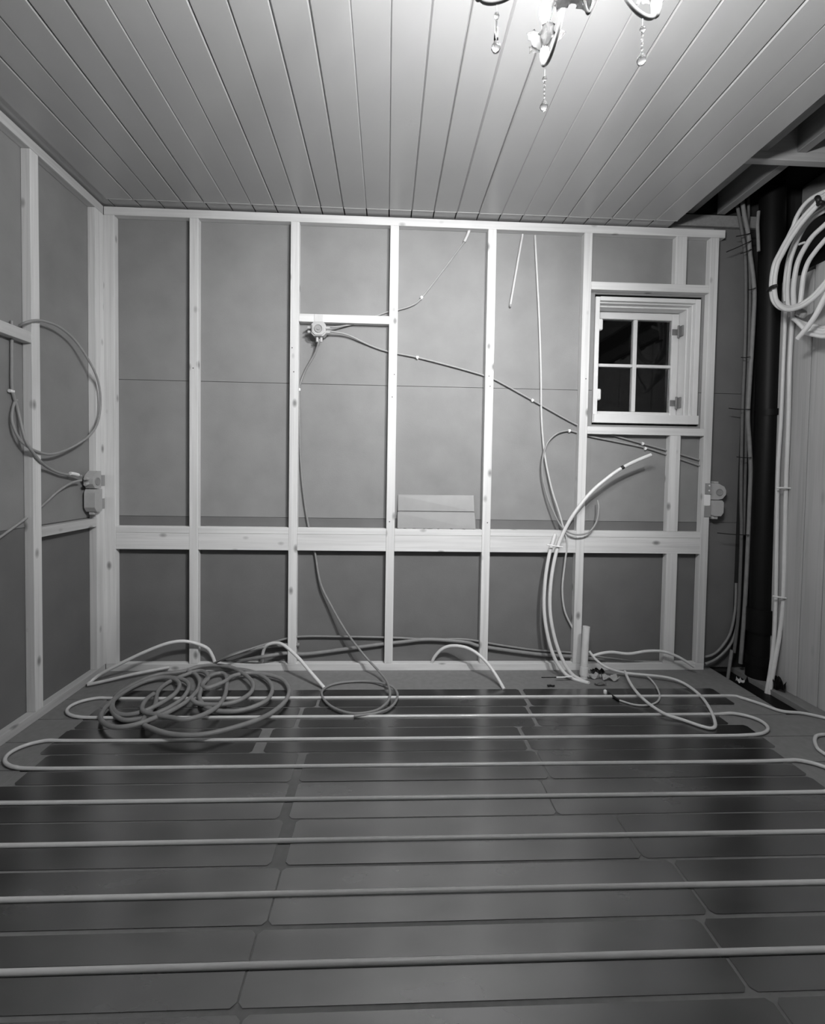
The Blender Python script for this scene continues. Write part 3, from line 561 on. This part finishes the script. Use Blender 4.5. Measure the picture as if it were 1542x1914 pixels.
cc([(1180, 70), (1040, 130), (930, 190), (840, 280), (770, 400), (735, 500), (690, 590), (640, 700)], 3.94, .011)
cc([(1230, 230), (1089, 320), (960, 400), (860, 510), (790, 640), (735, 780), (700, 900), (680, 1050), (668, 1200), (672, 1340), (690, 1430)], 3.97, .0105)
cc([(1250, 150), (1089, 290), (940, 390), (850, 500), (765, 640), (705, 780), (672, 900), (650, 1050), (640, 1200), (650, 1340)], 4.0, .0105)
cc([(1230, 350), (1089, 480), (950, 610), (850, 760), (785, 900), (752, 1050), (735, 1200), (738, 1340), (745, 1430)], 3.975, .0125)
cc([(1230, 500), (1089, 650), (980, 780), (900, 900), (850, 1050), (830, 1200), (815, 1330), (790, 1430)], 3.97, .0115)
cc([(1200, 1100), (1089, 1290), (1000, 1465), (900, 1615), (785, 1752)], 3.87, .0125, name='loose_end')
for i, (dy, X) in enumerate([(0, 3.98), (28, 3.96), (60, 3.95), (100, 3.93)]):
    cc([(735+20*i, 1530+dy*.5), (800+20*i, 1560+dy*.9), (880, 1590+dy), (980, 1615+dy), (1089, 1630+dy), (1250, 1600+dy)], X, .0105)
cc([(1050, 640), (1100, 650), (1200, 620)], 3.96, .008, name='short_piece') if False else None
cc([(800, 700), (820, 690), (860, 678)], 3.955, .006, name='short_piece')
cc([(780, 1490), (810, 1450), (850, 1470), (830, 1510)], 3.95, .015, BOXD, 'hook')
def band(a, b, X, r):
    pa, pb = P(1360+a[0]/5.984, 340+a[1]/5.984, 0, X), P(1360+b[0]/5.984, 340+b[1]/5.984, 0, X); return MB().tube([pa, (pa+pb)/2+Vector((-.016, -.016, 0)), pb], r, 8).build('tape_band', BLACKM, hc)
band((448, 1215), (560, 1160), 3.875, .0095); band((1000, 175), (1030, 255), 3.875, .012); band((1015, 250), (1070, 245), 3.875, .010)
# ------------------------------------------------------------------ chandelier
HC = Vector((2.205, -1.78, 2.52)); HR = Vector((2.094, -2.064, 2.216)); HS = .76   # modelled round HC at full size, then set to its real size and place
ZTOP = HC.z+(ZC-HR.z)/HS
ch = empty('chandelier', HC, 'ornate white chandelier with candle bulbs, metal leaves and crystal drops hanging from the ceiling', 'chandelier')
MB().lathe([(.012, 0), (.03, .004), (.055, .02), (.058, .026), (.01, .028)], (HC.x, HC.y, ZTOP-.030), 24).build('ceiling_rose', METW, ch)
MB().tube([(HC.x, HC.y, ZTOP-.028), (HC.x, HC.y, 2.45)], .006, 12, smooth=False).build('stem', METW, ch)
MB().lathe([(.004, 0), (.014, .01), (.022, .03), (.026, .05), (.018, .065), (.010, .08), (.014, .1), (.02, .12), (.012, .14), (.007, .15)], (HC.x, HC.y, 2.455), 20).build('hub', METW, ch)
def leaf(o, d, L_, W_, up, mat, name='leaf', curl=.6, par=ch):
    """lobed pointed leaf from point o towards direction d (horizontal unit), rising by up"""
    m = MB(); bm = m.bm; d = Vector(d).normalized(); s = d.cross(Vector((0, 0, 1))).normalized(); N_ = 9; rows = []
    for i in range(N_+1):
        t = i/N_; wd = W_*math.sin(math.pi*min(1, t**.75*.97+.03))*(1+.28*math.cos(t*math.pi*6)); c = o+d*(L_*t*(1-.15*t*curl))+Vector((0, 0, up*(t-curl*t*t)))
        rows.append([bm.verts.new(c-s*wd+Vector((0, 0, .12*wd))), bm.verts.new(c-s*wd*.5-Vector((0, 0, .10*wd))), bm.verts.new(c+Vector((0, 0, .25*wd))), bm.verts.new(c+s*wd*.5-Vector((0, 0, .10*wd))), bm.verts.new(c+s*wd+Vector((0, 0, .12*wd)))])
    for i in range(N_):
        for k in range(4): f = bm.faces.new((rows[i][k], rows[i][k+1], rows[i+1][k+1], rows[i+1][k])); f.smooth = True
    bmesh.ops.solidify(bm, geom=bm.faces[:], thickness=.0012)
    return m.build(name, mat, par)
PEND = []
def crystal(p, lab, long=False):
    """hanging pendant: wire, bead, tapering stem and drop"""
    e = empty('crystal_pendant', p, lab, 'crystal', 'glass drops hanging from the chandelier')
    x, y, z = p
    PEND.append(e)
    MB().tube([(x, y, z+.0), (x, y, z-.02)], .0007, 6, smooth=False).build('wire', METW, e)
    MB().lathe([(.001, 0), (.006, .003), (.0075, .008), (.006, .013), (.001, .016)], (x, y, z-.036), 10).build('bead', CRYSTAL, e)
    if long: MB().lathe([(.006, 0), (.0045, .02), (.003, .045), (.0015, .052)], (x, y, z-.088), 8).build('prism', CRYSTAL, e)
    else:
        m = MB()
        for k in range(4): m.lathe([(.0006, 0), (.0035, .004), (.0035, .007), (.0006, .011)], (x, y, z-.048-.012*k), 8)
        m.build('bead_chain', CRYSTAL, e)
    MB().lathe([(.001, 0), (.008, .003), (.012, .010), (.0115, .017), (.006, .027), (.001, .034)], (x, y, z-.120), 10).build('drop', CRYSTAL, e)
def arm(ang, vis):
    a = math.radians(ang); d = Vector((math.cos(a), math.sin(a), 0)); c0 = Vector((HC.x, HC.y, 0))
    prof = [(.012, 2.555), (.035, 2.575), (.065, 2.57), (.10, 2.53), (.135, 2.483), (.175, 2.460), (.212, 2.455), (.238, 2.463), (.250, 2.48)]
    am = MB().tube([c0+d*r+Vector((0, 0, z)) for r, z in prof], .0063, 12, 6).build('arm', METW, ch)
    t = c0+d*.252
    # scroll between arm and hub
    MB().tube([c0+d*r+Vector((0, 0, z)) for r, z in [(.02, 2.50), (.05, 2.482), (.08, 2.49), (.095, 2.515), (.08, 2.535), (.06, 2.525)]], .0035, 8, 5).build('scroll', METW, ch)
    MB().lathe([(.003, 0), (.009, .006), (.013, .02), (.0145, .04), (.011, .055), (.012, .062), (.02, .066), (.02, .07), (.010, .072)], (t.x, t.y, 2.466), 16).build('cup', METW, ch)
    MB().lathe([(.0095, 0), (.0095, .055), (.008, .057)], (t.x, t.y, 2.538), 16).build('candle_sleeve', METW, ch)
    for k in range(5):
        b = a+.5+2*math.pi*k/5; dd = Vector((math.cos(b), math.sin(b), 0))
        leaf(Vector((t.x, t.y, 2.512))+dd*.010, dd, .056, .021, .078, METW if k % 2 else METL, curl=.55)
    bl = MB().lathe([(.006, 0), (.0125, .008), (.0165, .022), (.0165, .034), (.012, .05), (.006, .064), (.0015, .074)], (t.x, t.y, 2.597), 14).build('bulb', BULBM, ch)
    bl['label'] = 'lit candle bulb'
    # leaf on the arm
    q = c0+d*.11+Vector((0, 0, 2.525)); leaf(q, d, .055, .016, .03, METL)
for ang in (92, 20, 164, 236, 308): arm(ang, True)
for k in range(5):
    b = math.radians(20+72*k+36); dd = Vector((math.cos(b), math.sin(b), 0)); leaf(Vector((HC.x, HC.y, 2.445))+dd*.012, dd, .07, .028, .02, METL, curl=1.2)
MB().tube([(HC.x+.004, HC.y, 2.458), (HC.x+.006, HC.y, 2.42), (HC.x+.018, HC.y, 2.385), (HC.x+.029, HC.y, 2.42), (HC.x+.030, HC.y, 2.458)], .0042, 10).build('hook', METW, ch)
def apos(ang, r, z): a = math.radians(ang); return (HC.x+r*math.cos(a), HC.y+r*math.sin(a), z)
crystal(apos(92, .245, 2.452), 'crystal pendant under the middle visible chandelier arm')
crystal(apos(20, .205, 2.448), 'crystal pendant under the right chandelier arm')
crystal(apos(164, .205, 2.448), 'long smooth crystal pendant under the left chandelier arm', True)
crystal(apos(236, .205, 2.448), 'crystal pendant under the chandelier arm nearest the left rear, above the picture edge')
crystal(apos(308, .205, 2.448), 'crystal pendant under the chandelier arm nearest the right rear, above the picture edge')
for o in [ch]+PEND:
    o.location = HR+(o.location-HC)*HS; o.scale = (HS, HS, HS)
